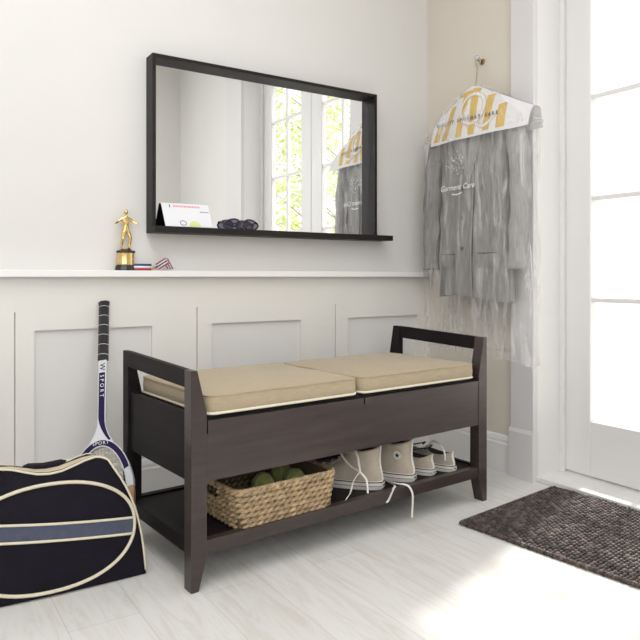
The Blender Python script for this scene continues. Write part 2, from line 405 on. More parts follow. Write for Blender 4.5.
# ------------------------------------------------------------------ bench
BX, BY, BR = .3124, -.8009, .077
W, D = 1.208, .485
bench = thing('storage_bench', 'dark espresso wooden bench with two padded seats, armrests and an open shoe shelf', 'bench', (BX,BY,0), BR)
def post(mx, y0, y1, back, ztop):
    # outer edge vertical, inner edge tapers at foot and above the seat
    prof = [(0,0),(.022,0),(.046,.088),(.046,.47),(.018,ztop),(0,ztop)]
    f = (lambda x: x) if not mx else (lambda x: W-x)
    m = MB(); m.prism(prof, lambda a,z: (f(a),y0,z), lambda a,z: (f(a),y1,z)); return m
for mx in (False, True):
    zf, zb = (.586,.598) if not mx else (.609,.624)
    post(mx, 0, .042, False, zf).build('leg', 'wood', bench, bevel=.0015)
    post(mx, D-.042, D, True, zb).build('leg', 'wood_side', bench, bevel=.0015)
    x0, x1 = (0,.0185) if not mx else (W-.0185,W)
    # armrest rail, slightly raked like the photo
    rl = MB().hexa([(x0,.042,zf-.048),(x0,.042,zf),(x0,D-.042,zb-.048),(x0,D-.042,zb),(x1,.042,zf-.048),(x1,.042,zf),(x1,D-.042,zb-.048),(x1,D-.042,zb)])
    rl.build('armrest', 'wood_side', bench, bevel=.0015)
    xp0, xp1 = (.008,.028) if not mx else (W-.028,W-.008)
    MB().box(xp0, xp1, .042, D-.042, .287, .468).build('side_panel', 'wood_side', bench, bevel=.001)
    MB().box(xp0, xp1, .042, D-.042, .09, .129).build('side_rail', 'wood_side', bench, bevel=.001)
xi0, xi1 = .046, W-.046
# apron with its three little notches in the top edge
ap = MB(); zt, zb = .449, .287; nt_ = .034
pr = [(xi0,zb),(xi1,zb),(xi1,zt),(W/2+.0025,zt),(W/2+.0025,zt-.022),(W/2-.0025,zt-.022),(W/2-.0025,zt),(xi0+.004,zt),(xi0+.004,zt-nt_),(xi0,zt-nt_)]
ap.prism(pr, lambda x,z: (x,.002,z), lambda x,z: (x,.022,z)); ap.build('front_panel', 'wood', bench)
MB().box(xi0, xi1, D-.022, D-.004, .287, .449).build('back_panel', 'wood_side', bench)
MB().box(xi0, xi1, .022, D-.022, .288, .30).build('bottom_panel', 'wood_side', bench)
MB().box(xi0, xi1, .012, .0221, .36, .452).build('shadow_gap', 'gap', bench)  # black strip standing in for the shade between lid and apron
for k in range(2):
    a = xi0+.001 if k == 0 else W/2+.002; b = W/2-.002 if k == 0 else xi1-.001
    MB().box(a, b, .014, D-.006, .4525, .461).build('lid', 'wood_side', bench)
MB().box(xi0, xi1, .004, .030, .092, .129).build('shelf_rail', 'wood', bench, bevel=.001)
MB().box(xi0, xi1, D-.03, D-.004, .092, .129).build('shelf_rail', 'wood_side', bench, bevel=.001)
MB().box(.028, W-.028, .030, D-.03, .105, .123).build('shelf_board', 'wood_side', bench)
ZS = .123

# cushions: children-free top-level things lying on the lids
def rrect(x0, x1, y0, y1, r, n=6, k=10):
    pts = []
    for cx, cy, a0 in ((x1-r,y0+r,-PI/2),(x1-r,y1-r,0),(x0+r,y1-r,PI/2),(x0+r,y0+r,PI)):
        for i in range(n+1):
            a = a0+PI/2*i/n; pts.append((cx+r*math.cos(a), cy+r*math.sin(a)))
    out = []
    for i, p in enumerate(pts):
        q = pts[(i+1) % len(pts)]; L = math.hypot(q[0]-p[0], q[1]-p[1]); m = max(1, int(L/.03))
        for j in range(m): out.append((p[0]+(q[0]-p[0])*j/m, p[1]+(q[1]-p[1])*j/m))
    return out
def cushion(x0, x1, y0, y1, z0, label, seed):
    t = thing('seat_cushion', label, 'cushion', (BX,BY,0), BR, None)
    per = rrect(x0, x1, y0, y1, .028); n = len(per); cx, cy = (x0+x1)/2, (y0+y1)/2
    H = .052
    rings = []
    rings.append((.0, .0)); rings.append((.9, 0)); rings.append((.985, .002)); rings.append((1, .006)); rings.append((1.006, H*.5)); rings.append((1, H-.004)); rings.append((.99, H))
    for s in (.96,.92,.85,.75,.6,.4,.2,.02): rings.append((s, H+.017*(1-s**3.0)))
    vs = []
    for s, z in rings:
        for (px, py) in per:
            X = cx+(px-cx)*s; Y = cy+(py-cy)*s
            w = noise.noise(Vector((X*9+seed, Y*9, z*20)))*.0025 if z > .01 else 0
            wr = noise.noise(Vector((X*30+seed, Y*12, 3)))*.0012 if z > .01 else 0
            vs.append((X+w*.5, Y+w*.5, z0+z+w+wr))
    fs = [(i*n+k, i*n+(k+1)%n, (i+1)*n+(k+1)%n, (i+1)*n+k) for i in range(len(rings)-1) for k in range(n)]
    fs.append(tuple((len(rings)-1)*n+k for k in range(n)))
    MB().add(vs, fs).build('cushion_cover', 'linen', t, smooth='full')
    for zz, sc, rad in ((z0+.0042, 1.0, .0040), (z0+H-.001, .998, .0026)):
        pts = [(cx+(px-cx)*sc+(0), cy+(py-cy)*sc, zz+noise.noise(Vector((px*9+seed,py*9,2)))*.002*(zz > z0+.01)) for px, py in per]
        MB().tube(pts, rad, 6, closed=True).build('piping', 'piping' if rad > .003 else 'linen', t, smooth='full')
cushion(.052, .582, .004, .466, .461, 'khaki linen seat cushion with cream piping, left of the two on the bench', 1.3)
cushion(.596, 1.146, .004, .466, .461, 'khaki linen seat cushion with cream piping, right of the two on the bench', 7.7)

# ------------------------------------------------------------------ basket
def bl(x, y, z=0):   # bench local -> world
    c, s = math.cos(BR), math.sin(BR); return Vector((BX+x*c-y*s, BY+x*s+y*c, z))
bw, bd, bh = .335, .27, .112
bo = bl(.152, .018, ZS)
basket = thing('wicker_basket', 'rectangular woven seagrass basket holding tennis balls on the bench shelf', 'basket', bo, BR)
rows = 7; weave = MB(); rh = bh/rows
hole = (.42, .66)   # along left side, in y
def per_pts(off, rnd_r):
    return rrect(-off, bw+off, -off, bd+off, rnd_r, n=5)
for r in range(rows):
    z = rh*(r+.5); off = -.004+.012*(r/(rows-1))
    base = per_pts(off, .028)
    # resample evenly
    segs = []; tot = 0
    for i, p in enumerate(base):
        q = base[(i+1) % len(base)]; L = math.hypot(q[0]-p[0], q[1]-p[1]); segs.append((tot, L, p, q)); tot += L
    N = int(tot/.0026); tw = round(tot/.023)
    def at(sv):
        sv %= tot
        for t0, L, p, q in segs:
            if sv <= t0+L+1e-9:
                a = (sv-t0)/max(L,1e-9); return p[0]+(q[0]-p[0])*a, p[1]+(q[1]-p[1])*a, (q[0]-p[0])/L, (q[1]-p[1])/L
        return base[0][0], base[0][1], 1, 0
    for st in range(2):
        run = []
        for k in range(N+1):
            sv = tot*k/N; x, y, dx, dy = at(sv); nx, ny = dy, -dx
            ph = 2*PI*tw*k/N*.5*2/2+PI*st+r*1.3
            rr = .0050
            px, py, pz = x+nx*math.cos(ph)*rr*.8, y+ny*math.cos(ph)*rr*.8, z+math.sin(ph)*rr*.75
            inhole = (x < .02 and abs(dx) < .3 and bd*.38 < y < bd*.66 and r in (4,5))
            inhole2 = (x > bw-.02 and abs(dx) < .3 and bd*.38 < y < bd*.66 and r in (4,5))
            if inhole or inhole2:
                if len(run) > 2: weave.tube(run, .0058, 6)
                run = []
            else: run.append((px,py,pz))
        if len(run) > 2: weave.tube(run, .0058, 6)
weave.build('weave', 'straw', basket, smooth='full')
rim = MB()
for st in range(3):
    pts = per_pts(.009, .03); P2 = []
    n = len(pts)
    for i in range(n):
        for j in range(4):
            a = j/4; p = pts[i]; q = pts[(i+1) % n]; x, y = p[0]+(q[0]-p[0])*a, p[1]+(q[1]-p[1])*a
            ph = 2*PI*(i*4+j)/(n*4)*round(n*1.1)+2*PI*st/3
            dx, dy = q[0]-p[0], q[1]-p[1]; L = math.hypot(dx,dy)
            P2.append((x+dy/L*math.cos(ph)*.004, y-dx/L*math.cos(ph)*.004, bh+math.sin(ph)*.004))
    rim.tube(P2, .004, 5, closed=True)
rim.build('rim', 'straw', basket, smooth='full')
ls = MB()
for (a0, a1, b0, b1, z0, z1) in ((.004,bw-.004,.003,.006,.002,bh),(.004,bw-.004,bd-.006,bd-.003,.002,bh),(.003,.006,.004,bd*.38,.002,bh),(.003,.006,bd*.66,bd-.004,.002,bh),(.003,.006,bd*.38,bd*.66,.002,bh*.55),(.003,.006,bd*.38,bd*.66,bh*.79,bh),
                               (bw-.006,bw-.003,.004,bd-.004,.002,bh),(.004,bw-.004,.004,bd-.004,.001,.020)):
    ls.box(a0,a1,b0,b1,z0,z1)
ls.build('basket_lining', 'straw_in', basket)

# tennis balls
def ball(x, y, z, label, rot):
    w = bl(x, y, z)
    t = thing('tennis_ball', label, 'ball', w, rot, 'tennis balls in the basket')
    r = .0365
    MB().ell((0,0,0), (r,r,r), 24, 15).build('felt_cover', 'felt', t, smooth='full')
    pts = []
    for k in range(60):
        a = 2*PI*k/60; c = .42
        p = Vector((math.cos(a)+c*math.cos(3*a), math.sin(a)-c*math.sin(3*a), 2*math.sqrt(c)*math.sin(2*a))).normalized()*(r+.0002); pts.append(p)
    MB().tube(pts, .0011, 5, closed=True).build('seam', 'ballseam', t, smooth='full')
ball(.340, .186, .1795, 'dull green tennis ball at the left, on its own in the basket', .5)
ball(.444, .160, .1795, 'front green tennis ball in the middle of the basket', 1.9)
ball(.4435, .2335, .1795, 'green tennis ball half hidden behind another near the basket middle', 2.6)

# ------------------------------------------------------------------ sneakers
def interp(tab, z):
    for (a, va), (b, vb) in zip(tab[:-1], tab[1:]):
        if z <= b: t = (z-a)/(b-a); t = max(0, min(1, t)); return tuple(p+(q-p)*t for p, q in zip(va, vb))
    return tab[-1][1]
def outline(y0, y1, w, n=40, toe=.55):
    # egg outline: heel at y0, toe at y1, half-width w, widest toward the toe
    L = y1-y0; pts = []
    for k in range(n):
        a = 2*PI*k/n; c = math.cos(a); s = math.sin(a)
        yy = y0+L*(.5-.5*c); t = (yy-y0)/L
        ww = w*(.80+.25*t*(1.6-t)) if L > .2 else w
        pts.append((ww*math.copysign(abs(s)**.72, s), yy))
    return pts
def shoe(x, y, rot, hi, label, canvas, size=1.0, star=True, group=None):
    """heel faces the room, toe towards the wall"""
    w = bl(x, y, ZS)
    t = thing('canvas_sneaker', label, 'shoe', w, BR+rot, group); t.scale = (size,)*3
    # sole
    so = MB(); ol = outline(0, .285, .047, 48); n = len(ol)
    vs = []
    for (z, sc) in ((0,.975),(.004,1),(.026,1.0),(.029,.985)):
        for (px, py) in ol: vs.append((px*sc, .1425+(py-.1425)*sc, z))
    fs = [(i*n+k, i*n+(k+1)%n, (i+1)*n+(k+1)%n, (i+1)*n+k) for i in range(3) for k in range(n)]+[tuple(range(n))[::-1], tuple(3*n+k for k in range(n))]
    so.add(vs, fs); sole = so.build('sole', 'rubber', t, smooth=True)
    for z, rr in ((.0255,.0017),(.0125,.0009)):
        MB().tube([(px*1.004, .1425+(py-.1425)*1.004, z) for px, py in ol], rr, 5, closed=True).build('stripe', 'rubber_dk', sole, smooth='full')
    # upper: stacked rings
    if hi:
        tab = [(.024,(.004,.280,.0455)),(.040,(.003,.272,.0445)),(.055,(.006,.235,.041)),(.070,(.010,.190,.038)),(.090,(.013,.155,.035)),(.115,(.012,.138,.034)),(.140,(.010,.130,.035))]
        top = .140
    else:
        tab = [(.024,(.004,.280,.0455)),(.038,(.004,.270,.043)),(.050,(.008,.235,.039)),(.062,(.012,.190,.036)),(.074,(.012,.150,.033)),(.080,(.010,.135,.032))]
        top = .080
    up = MB(); n = 40; vs = []; zs = [.024+(top-.024)*k/12 for k in range(13)]
    for z in zs:
        y0, y1, ww = interp(tab, z)
        for k in range(n):
            a = 2*PI*k/n; c = math.cos(a); s = math.sin(a)
            yy = y0+(y1-y0)*(.5-.5*c); tt = (yy-y0)/(y1-y0)
            hw = ww*(.80+.25*tt*(1.6-tt))*math.copysign(abs(s)**.75, s)
            # collar dips at the sides, rises at heel and tongue
            f = (z-.024)/(top-.024); dip = -.016*abs(s)**2*f**2*(1 if not hi else .7)+(.006*(c > 0)*abs(c)*f**3)
            wr = noise.noise(Vector((hw*40+rot*9, yy*30, z*40)))*.0018*f
            vs.append((hw+wr, yy+wr, z+dip))
    m = len(zs)
    # inner lining rings
    for z, sc in ((top-.002,.93),(top*.6,.86),(.03,.8)):
        y0, y1, ww = interp(tab, top if z > .05 else top)
        for k in range(n):
            a = 2*PI*k/n; c = math.cos(a); s = math.sin(a); yy = y0+(y1-y0)*(.5-.5*c*sc); tt = (yy-y0)/(y1-y0)
            hw = ww*sc*(.80+.25*tt*(1.6-tt))*math.copysign(abs(s)**.75, s)
            dip = -.011*abs(s)**2 if z > top-.01 else 0
            vs.append((hw, yy, z+dip))
    fsU = [(i*n+k, i*n+(k+1)%n, (i+1)*n+(k+1)%n, (i+1)*n+k) for i in range(m) for k in range(n)]
    outer = MB().add(vs[:(m+1)*n], fsU); outer.build('upper', canvas, t, smooth='full')
    inn = MB().add(vs[m*n:], [(i*n+k, i*n+(k+1)%n, (i+1)*n+(k+1)%n, (i+1)*n+k) for i in range(2) for k in range(n)]+[tuple(2*n+k for k in range(n))])
    inn.build('lining', 'shoe_in', t, smooth='full')
    # rubber toe cap
    tc = MB()
    def cap(i, j):
        a = PI*(i-.5)*.95; b = j*PI*.45
        return (.043*math.sin(a)*math.cos(b*.6), .232+.052*math.cos(a)*math.cos(b), .026+.021*math.sin(b))
    tc.grid(cap, 14, 7).build('toe_cap', 'rubber', t, smooth='full')
    # heel strip
    hs = MB(); pts = []
    for z in [.026+(top-.020)*k/10 for k in range(11)]:
        zz = min(z, top+.005); y0 = interp(tab, min(z,top))[0]; pts.append((0, y0-.0012, zz))
    hs.ribbon(pts, .013, (1,0,0), .002).build('heel_strip', 'lace', t, smooth=True)
    # heel plate
    hp = MB().box(-.013,.013,-.0022,.003,.008,.023); hpl = hp.build('heel_label', 'rubber', t, bevel=.001)
    for q in (-.006, 0, .006):
        MB().box(q-.0016,q+.0016,-.0028,-.002,.012,.019).build('heel_mark', 'ink', hpl)
    # tongue
    tz0, tz1 = (.055,.150) if hi else (.052,.090)
    tp = []
    for k in range(7):
        z = tz0+(tz1-tz0)*k/6; y1 = interp(tab, min(z,top))[1]; tp.append((0, y1-.006, z))
    MB().ribbon(tp, .044, (1,0,0), .003).build('tongue', canvas, t, smooth=True)
    # lacing across the throat
    lc = MB(); nn = 6 if hi else 4
    for k in range(nn):
        z = tz0+.006+(min(tz1,top)-tz0-.012)*k/(nn-1); y1 = interp(tab, min(z,top))[1]
        lc.ribbon([(-.022,y1-.010,z-.002),(-.012,y1+.001,z),(0,y1+.003,z+.002),(.012,y1+.001,z),(.022,y1-.010,z-.002)], .006, (0,.4,.9), .0014)
    lc.build('lacing', 'lace', t, smooth=True)
    # side eyelet ribs
    if hi and star:
        # ankle patch with star on the side that faces us (-x)
        y0, y1, ww = interp(tab, .098)
        yc = .066; hwx = ww*(.80+.25*.42*1.2)+.0008
        pm = frame_mtx((-hwx-.0012, yc-.016, .092), (0,-1,-.0), (0,0,1))
        disc = MB().prism([(.017*math.cos(2*PI*k/28), .017*math.sin(2*PI*k/28)) for k in range(28)], lambda a,b: (a,b,-.0012), lambda a,b: (a,b,.0008))
        pt = disc.build('ankle_patch', 'lace', t, smooth=True); pt.matrix_local = pm
        star = [((.0105 if k % 2 == 0 else .0042)*math.sin(PI*k/5), (.0105 if k % 2 == 0 else .0042)*math.cos(PI*k/5)) for k in range(10)]
        MB().prism(star, lambda a,b: (a,b,.0007), lambda a,b: (a,b,.0014)).build('star_emblem', 'ink', pt)
        ring = MB().tube([(.0155*math.cos(2*PI*k/32), .0155*math.sin(2*PI*k/32), .0010) for k in range(32)], .0005, 4, closed=True).build('emblem_ring', 'greyink', pt)
    return t
GRP = None
s1 = shoe(.728, .048, math.radians(31), True, 'beige high-top canvas sneaker beside the basket with its laces hanging loose', 'canvas', 1.0, star=False)
s2 = shoe(.868, .040, math.radians(19), True, 'beige high-top canvas sneaker with a black star patch, second from the basket', 'canvas', 1.0)
s3 = shoe(.975, .048, math.radians(12), False, 'low tan canvas sneaker squeezed next to the high-top with the star', 'canvas', .88)
s4 = shoe(1.066, .032, math.radians(9), False, 'low grey canvas sneaker nearest the right leg of the bench', 'canvas_g', .88)
# loose laces (world coords, in bench frame) belong to their shoes
def loose(sh, paths, w=.0075, name='loose_lace', m='lace'):
    inv = (Matrix.Translation(sh.location) @ Matrix.Rotation(sh.rotation_euler.z, 4, 'Z') @ Matrix.Scale(sh.scale[0], 4)).inverted()
    for pts, side in paths:
        # smooth with catmull-rom
        P = [Vector(p) for p in pts]; out = []
        for i in range(len(P)-1):
            p0 = P[max(i-1,0)]; p1 = P[i]; p2 = P[i+1]; p3 = P[min(i+2,len(P)-1)]
            for k in range(6):
                q = k/6; out.append(.5*((2*p1)+(p2-p0)*q+(2*p0-5*p1+4*p2-p3)*q*q+(3*p1-p0-3*p2+p3)*q**3))
        out.append(P[-1]); out = [inv @ bl(p.x, p.y, p.z) for p in out]
        MB().ribbon(out, w, (inv.to_3x3() @ Vector(side)), .002).build(name, m, sh, smooth=True)
loose(s1, [([(.648,.125,.275),(.640,.08,.245),(.632,.06,.215),(.628,.05,.195)], (.9,.2,.2)),
           ([(.628,.05,.197),(.605,.04,.192),(.578,.03,.175),(.560,.02,.150),(.535,.012,.136)], (.4,-.3,.8)),
           ([(.628,.05,.197),(.640,.035,.175),(.640,.028,.150),(.636,.022,.134)], (.9,.2,.2)),
           ([(.628,.05,.197),(.620,.09,.21),(.617,.13,.235),(.622,.15,.262),(.640,.15,.27)], (.9,.2,.2))])
loose(s2, [([(.800,.19,.17),(.790,.12,.135),(.775,.06,.133),(.756,.02,.136),(.735,.006,.134),(.706,-.004,.108),(.692,-.006,.100)], (.3,1,.2)),
           ([(.775,.06,.135),(.765,.02,.142),(.790,-.004,.136),(.806,-.010,.11),(.808,-.010,.08),(.806,-.010,.05),(.804,-.010,.028)], (1,.1,0))])
loose(s3, [([(.965,.17,.208),(.95,.13,.222),(.955,.09,.235),(.985,.10,.232),(1.0,.13,.215)], (.3,1,.2)),
           ([(.94,.16,.20),(.96,.11,.208),(.99,.09,.212),(1.02,.10,.215)], (.3,1,.2))], .006, m='ink')
loose(s4, [([(1.05,.15,.20),(1.035,.11,.225),(1.03,.07,.222),(1.02,.04,.20),(1.012,.03,.175)], (.7,.4,.3))], .009)

# ------------------------------------------------------------------ wall mirror with shelf
ML, MR, MZT, MZB, MD = .4555, 1.494, 1.656, 1.000, .073
mir = thing('wall_mirror', 'wide wall mirror in a deep dark wood box frame with a ledge', 'mirror', ((ML+MR)/2, 0, MZB))
ft = .013
def lw(mb, name, m, par, **k):
    root = par
    while root.parent: root = root.parent
    L = Vector(root.location); mb.v = [tuple(Vector(p)-L) for p in mb.v]; return mb.build(name, m, par, **k)
fm = MB().box(ML, ML+ft, -MD, -.001, MZB+.02, MZT).box(MR-ft, MR, -MD, -.001, MZB+.02, MZT).box(ML+ft, MR-ft, -MD, -.001, MZT-ft, MZT)
lw(fm, 'frame', 'wood_frame', mir, bevel=.001)
lw(MB().box(ML, 1.566, -.098, -.001, MZB-.003, MZB+.020), 'shelf', 'wood_frame', mir, bevel=.001)
lw(MB().box(ML+ft, MR-ft, -.020, -.002, MZB+.02, MZT-ft), 'backing', 'gap', mir)
lw(MB().box(ML+ft, MR-ft, -.024, -.020, MZB+.02, MZT-ft), 'mirror_glass', 'mirror', mir)
SHZ = MZB+.020
# card leaning on the mirror
cd = thing('greeting_card', 'white printed card leaning against the left end of the mirror', 'card', (.575,-.086,SHZ))
cw, ch = .190, .105
om = frame_mtx((-.075,0,.0012), (1,0,0), (0,.50,.87))
c0 = MB().box(0, cw, 0, ch, -.0006, .0006).build('card_face', 'card', cd); c0.matrix_local = om
MB().box(0.0003, cw-.0003, .0003, ch-.0003, -.0012, -.0006).build('card_back', 'gap', c0)
MB().box(.030,.0335,ch-.020,ch-.007,.0006,.0009).build('printed_mark', 'ink', c0)
pm = MB(); rnd = random.Random(3); x = .045
while x < .150:
    w_ = rnd.uniform(.003,.006); pm.box(x, x+w_, ch-.017, ch-.009, .0006, .0009); x += w_+.002
pm.build('printed_line', 'redlt', c0)
pm = MB(); x = .150
while x < .182:
    pm.box(x, x+.003, ch-.038, ch-.033, .0006, .0009); x += .0052
pm.build('printed_line', 'greyink', c0)
MB().tube([(.072+.012*math.cos(2*PI*k/28), .016+.010*math.sin(2*PI*k/28), .0008) for k in range(28)], .0014, 5, closed=True).build('printed_ring', 'greyink', c0)
MB().prism([(.118+.022*math.cos(PI*k/20), .002+.026*math.sin(PI*k/20)) for k in range(21)], lambda a,b: (a,b,.0006), lambda a,b: (a,b,.0009)).build('printed_ball', 'lime', c0)
# sunglasses
sg = thing('sunglasses', 'dark wraparound sunglasses lying on the ledge of the mirror', 'sunglasses', (.826,-.058,SHZ), math.radians(2)); sg.scale = (1.1,1.0,1.15)
def lens_pt(side, a, sc=1):
    # rounded teardrop
    x = .033*math.cos(a); z = .0175*math.sin(a)*(1-.18*math.cos(a))
    X = side*.0385+side*x*sc; return (X, 2.0*X*X, .0205+z*sc-.003*(abs(X)/.06))
for sd in (-1, 1):
    rim_ = MB().tube([lens_pt(sd, 2*PI*k/32) for k in range(32)], .0028, 7, closed=True).build('rim', 'shade', sg, smooth='full')
    pts = [lens_pt(sd, 2*PI*k/32, .97) for k in range(32)]
    MB().add(pts, [tuple(range(32))]).build('lens', 'lens', rim_)
    hx = sd*.070
    MB().tube([(hx,.015,.026),(hx*1.02,.024,.028),(hx*.85,.030,.024),(hx*.2,.032+.004*sd,.014),(hx*-.3,.034+.004*sd,.006)], lambda q: .0034-.0012*q, 7).build('temple', 'shade', sg, smooth='full')
MB().tube([(-.008,.0,.024),(0,-.001,.027),(.008,.0,.024)], .0028, 7).build('bridge', 'shade', sg, smooth='full')

# ------------------------------------------------------------------ trophy on the ledge
LZ = .857
tp = thing('trophy', 'small gold athlete trophy on a black and gold base standing on the ledge', 'trophy', (.371,-.028,LZ))
def oval_lathe(prof, rx, ry, nm, m):
    mb = MB().lathe(prof, 36); mb.v = [(x*rx, y*ry, z) for x, y, z in mb.v]; mb.build(nm, m, tp, smooth=True)
oval_lathe([(0,0),(1.0,0),(1.0,.008),(.93,.016),(.90,.020),(0,.020)], .039, .0235, 'plinth', 'blackwood')
oval_lathe([(0,.0195),(.93,.0195),(.96,.022),(.93,.026),(.93,.060),(.95,.064),(0,.064)], .034, .0215, 'base_drum', 'gold')
oval_lathe([(0,.0635),(.95,.0635),(1.0,.066),(.97,.071),(.80,.074),(0,.074)], .035, .022, 'collar', 'blackwood')
oval_lathe([(0,.0735),(.8,.0735),(1,.077),(.8,.081),(0,.082)], .021, .015, 'pedestal', 'gold')
# figure: skin-modifier athlete, fists up, legs apart
def skin_figure(name, joints, edges, root, parent, m, sub=2):
    me = bpy.data.meshes.new(name); me.from_pydata([j[0] for j in joints], edges, []); o = bpy.data.objects.new(name, me); COL.objects.link(o)
    o.modifiers.new('Skin','SKIN'); me.materials.append(M[m])
    if not me.skin_vertices: 
        bpy.context.view_layer.update()
    sk = me.skin_vertices[0].data
    for i, (p, r) in enumerate(joints):
        sk[i].radius = (r, r) if not isinstance(r, tuple) else r; sk[i].use_root = (i == root)
    s = o.modifiers.new('Subdivision','SUBSURF'); s.levels = sub; s.render_levels = sub
    o.parent = parent; return o
k_ = 1.0
J = [((0,0,.128),(.0085,.0065)), ((0,0,.140),(.0075,.006)), ((0,-.001,.156),(.0105,.007)), ((0,-.001,.170),(.0095,.006)), ((0,-.001,.177),.004), ((0,-.002,.183),.0035),
     # left arm (image left): shoulder elbow wrist
     ((-.0125,-.001,.168),.0052), ((-.026,-.003,.156),.0042), ((-.036,-.012,.149),.0032), ((-.040,-.016,.151),.0036),
     ((.0125,-.001,.168),.0052), ((.022,-.004,.157),.0042), ((.032,-.010,.150),.0032), ((.037,-.013,.148),.0036),
     ((-.007,0,.120),.0072), ((-.012,-.007,.093),.0056), ((-.014,.002,.068),.0042), ((-.015,-.006,.060),.0036),
     ((.007,0,.120),.0072), ((.015,-.003,.094),.0056), ((.010,.002,.068),.0042), ((.012,-.006,.060),.0036)]
Ed = [(0,1),(1,2),(2,3),(3,4),(4,5),(3,6),(6,7),(7,8),(8,9),(3,10),(10,11),(11,12),(12,13),(0,14),(14,15),(15,16),(16,17),(0,18),(18,19),(19,20),(20,21)]
J = [((p[0]*1.12, p[1], .082+(p[2]-.058)*.965), (tuple(q*1.18 for q in r) if isinstance(r, tuple) else r*1.18)) for p, r in J]
fig = skin_figure('athlete_figure', J, Ed, 0, tp, 'gold')
hd = MB().ell((0,-.002,.2130), (.0074,.0082,.0098), 16, 11).ell((0,-.0103,.2120), (.0015,.0018,.002), 8, 6).ell((-.0074,-.001,.2125),(.001,.0015,.002),6,5).ell((.0074,-.001,.2125),(.001,.0015,.002),6,5)
hd.build('head', 'gold', tp, smooth='full')
# medal and striped ribbon
md = thing('medal_ribbon', 'red, white and blue striped medal ribbon curled on the ledge beside the trophy', 'ribbon', (.440,-.034,LZ))
def band(z, sc, w, m, par, nm):
    pts = [(-.014+.038*sc*math.cos(2*PI*k/44), .0165*sc*math.sin(2*PI*k/44), z) for k in range(45)]
    return MB().ribbon(pts, w, (0,0,1), .0012).build(nm, m, par, smooth='full')
for q in (1.0, .86):
    band(.0045, q, .008, 'red', md, 'red_stripe'); band(.0125, q, .008, 'sat', md, 'white_stripe'); band(.0205, q, .008, 'blue', md, 'blue_stripe')
oo = MB().lathe([(0,.017),(.9,.017),(1,.019),(.9,.021),(0,.021)], 28); oo.v = [(-.014+x*.027, y*.0115, z) for x, y, z in oo.v]; oo.build('medal', 'sat', md, smooth=True)
MB().ribbon([(.022,-.004,.006),(.034,-.004,.010),(.048,-.002,.014)], .008, (0,.3,1), .003).build('clasp', 'brass_dk', md)
dq = Vector((.55,0,-.83))
for k, (m, nm) in enumerate((('red','red_stripe'),('sat','white_stripe'),('blue','blue_stripe'),('sat','white_stripe'),('red','red_stripe'))):
    a0 = Vector((.038,-.008,.022))+dq*k*.0050; a1 = Vector((.076,-.012,.046))+dq*k*.0050
    MB().ribbon([a0, (a0+a1)/2+Vector((0,-.002,.001)), a1], .0051, dq, .001).build(nm, m, md, smooth='full')
    d2 = Vector((.75,0,.66)); b0_ = Vector((.070,-.006,.034))+d2*k*.0045; b1_ = Vector((.088,-.004,.006))+Vector((1,0,0))*k*.0045
    MB().ribbon([b0_, (b0_+b1_)/2, b1_], .0046, d2, .001).build(nm, m, md, smooth='full')

# ------------------------------------------------------------------ tennis racket
RB = Vector((.165,-.462,.002)); RT = Vector((.2925,-.030,.742))
ax = (RT-RB).normalized(); RL = (RT-RB).length
lat = Vector((math.cos(math.radians(-36)), math.sin(math.radians(-36)), 0)); lat = (lat-ax*lat.dot(ax)).normalized(); nrm = lat.cross(ax)
if nrm.y > 0: nrm = -nrm
rk = thing('tennis_racket', 'white and purple wooden tennis racket leaning on the wall behind the bag', 'racket', RB)
def rp(a, b, c=0): return lat*a+ax*b+nrm*c      # racket local: a sideways, b along, c toward the room
HA, HB = .098, .172; HC = HB+.008
def hoop(a, sc=0): return ((HA+sc)*math.sin(a)*(1+.05*math.cos(a)), HC-(HB+sc)*math.cos(a))
n = 72
def hoop_strip(a0, a1, rin, rout, c0, c1, k=40):
    m = MB(); vs = []
    for i in range(k+1):
        a = a0+(a1-a0)*i/k
        for r_, c in ((rin,c0),(rout,c0),(rout,c1),(rin,c1)):
            p = hoop(a, r_); vs.append(rp(p[0], p[1], c))
    fs = [(i*4+j,(i+1)*4+j,(i+1)*4+(j+1)%4,i*4+(j+1)%4) for i in range(k) for j in range(4)]
    fs += [(0,1,2,3), tuple(k*4+j for j in (3,2,1,0))]
    return m.add(vs, fs)
TOPA = PI
hp_ = hoop_strip(-PI, PI, -.013, .006, -.009, .009, 90).build('head_frame', 'r_wood', rk, smooth=True)
hoop_strip(PI-1.38, PI+1.38, .0055, .0085, -.0085, .0100, 60).build('white_edge', 'r_white', hp_, smooth=True)
hoop_strip(PI-1.38, PI+1.38, -.0150, -.0120, -.0085, .0100, 60).build('white_edge', 'r_white', hp_, smooth=True)
hoop_strip(PI-1.10, PI+1.10, -.0120, .0058, .0085, .0098, 60).build('purple_band', 'r_purple', hp_, smooth=True)
hoop_strip(PI+1.09, PI+1.45, -.0135, .0070, -.0086, .0100, 20).build('white_band', 'r_white', hp_, smooth=True)
hoop_strip(PI-1.45, PI-1.09, -.0135, .0070, -.0086, .0100, 20).build('white_band', 'r_white', hp_, smooth=True)
# strings
st = MB()
for k in range(-8, 9):
    a = k*.0112
    if abs(a) < HA-.008:
        h = (HB-.006)*math.sqrt(max(0, 1-(a/(HA-.004))**2)); st.tube([rp(a,HC-h,0), rp(a,HC+h,0)], .0008, 4)
for k in range(-12, 13):
    b = k*.0122
    h = (HA-.006)*math.sqrt(max(0, 1-(b/(HB-.004))**2))
    if h > .01: st.tube([rp(-h,HC+b,.0006), rp(h,HC+b,.0006)], .0008, 4)
st.build('strings', 'r_string', rk)
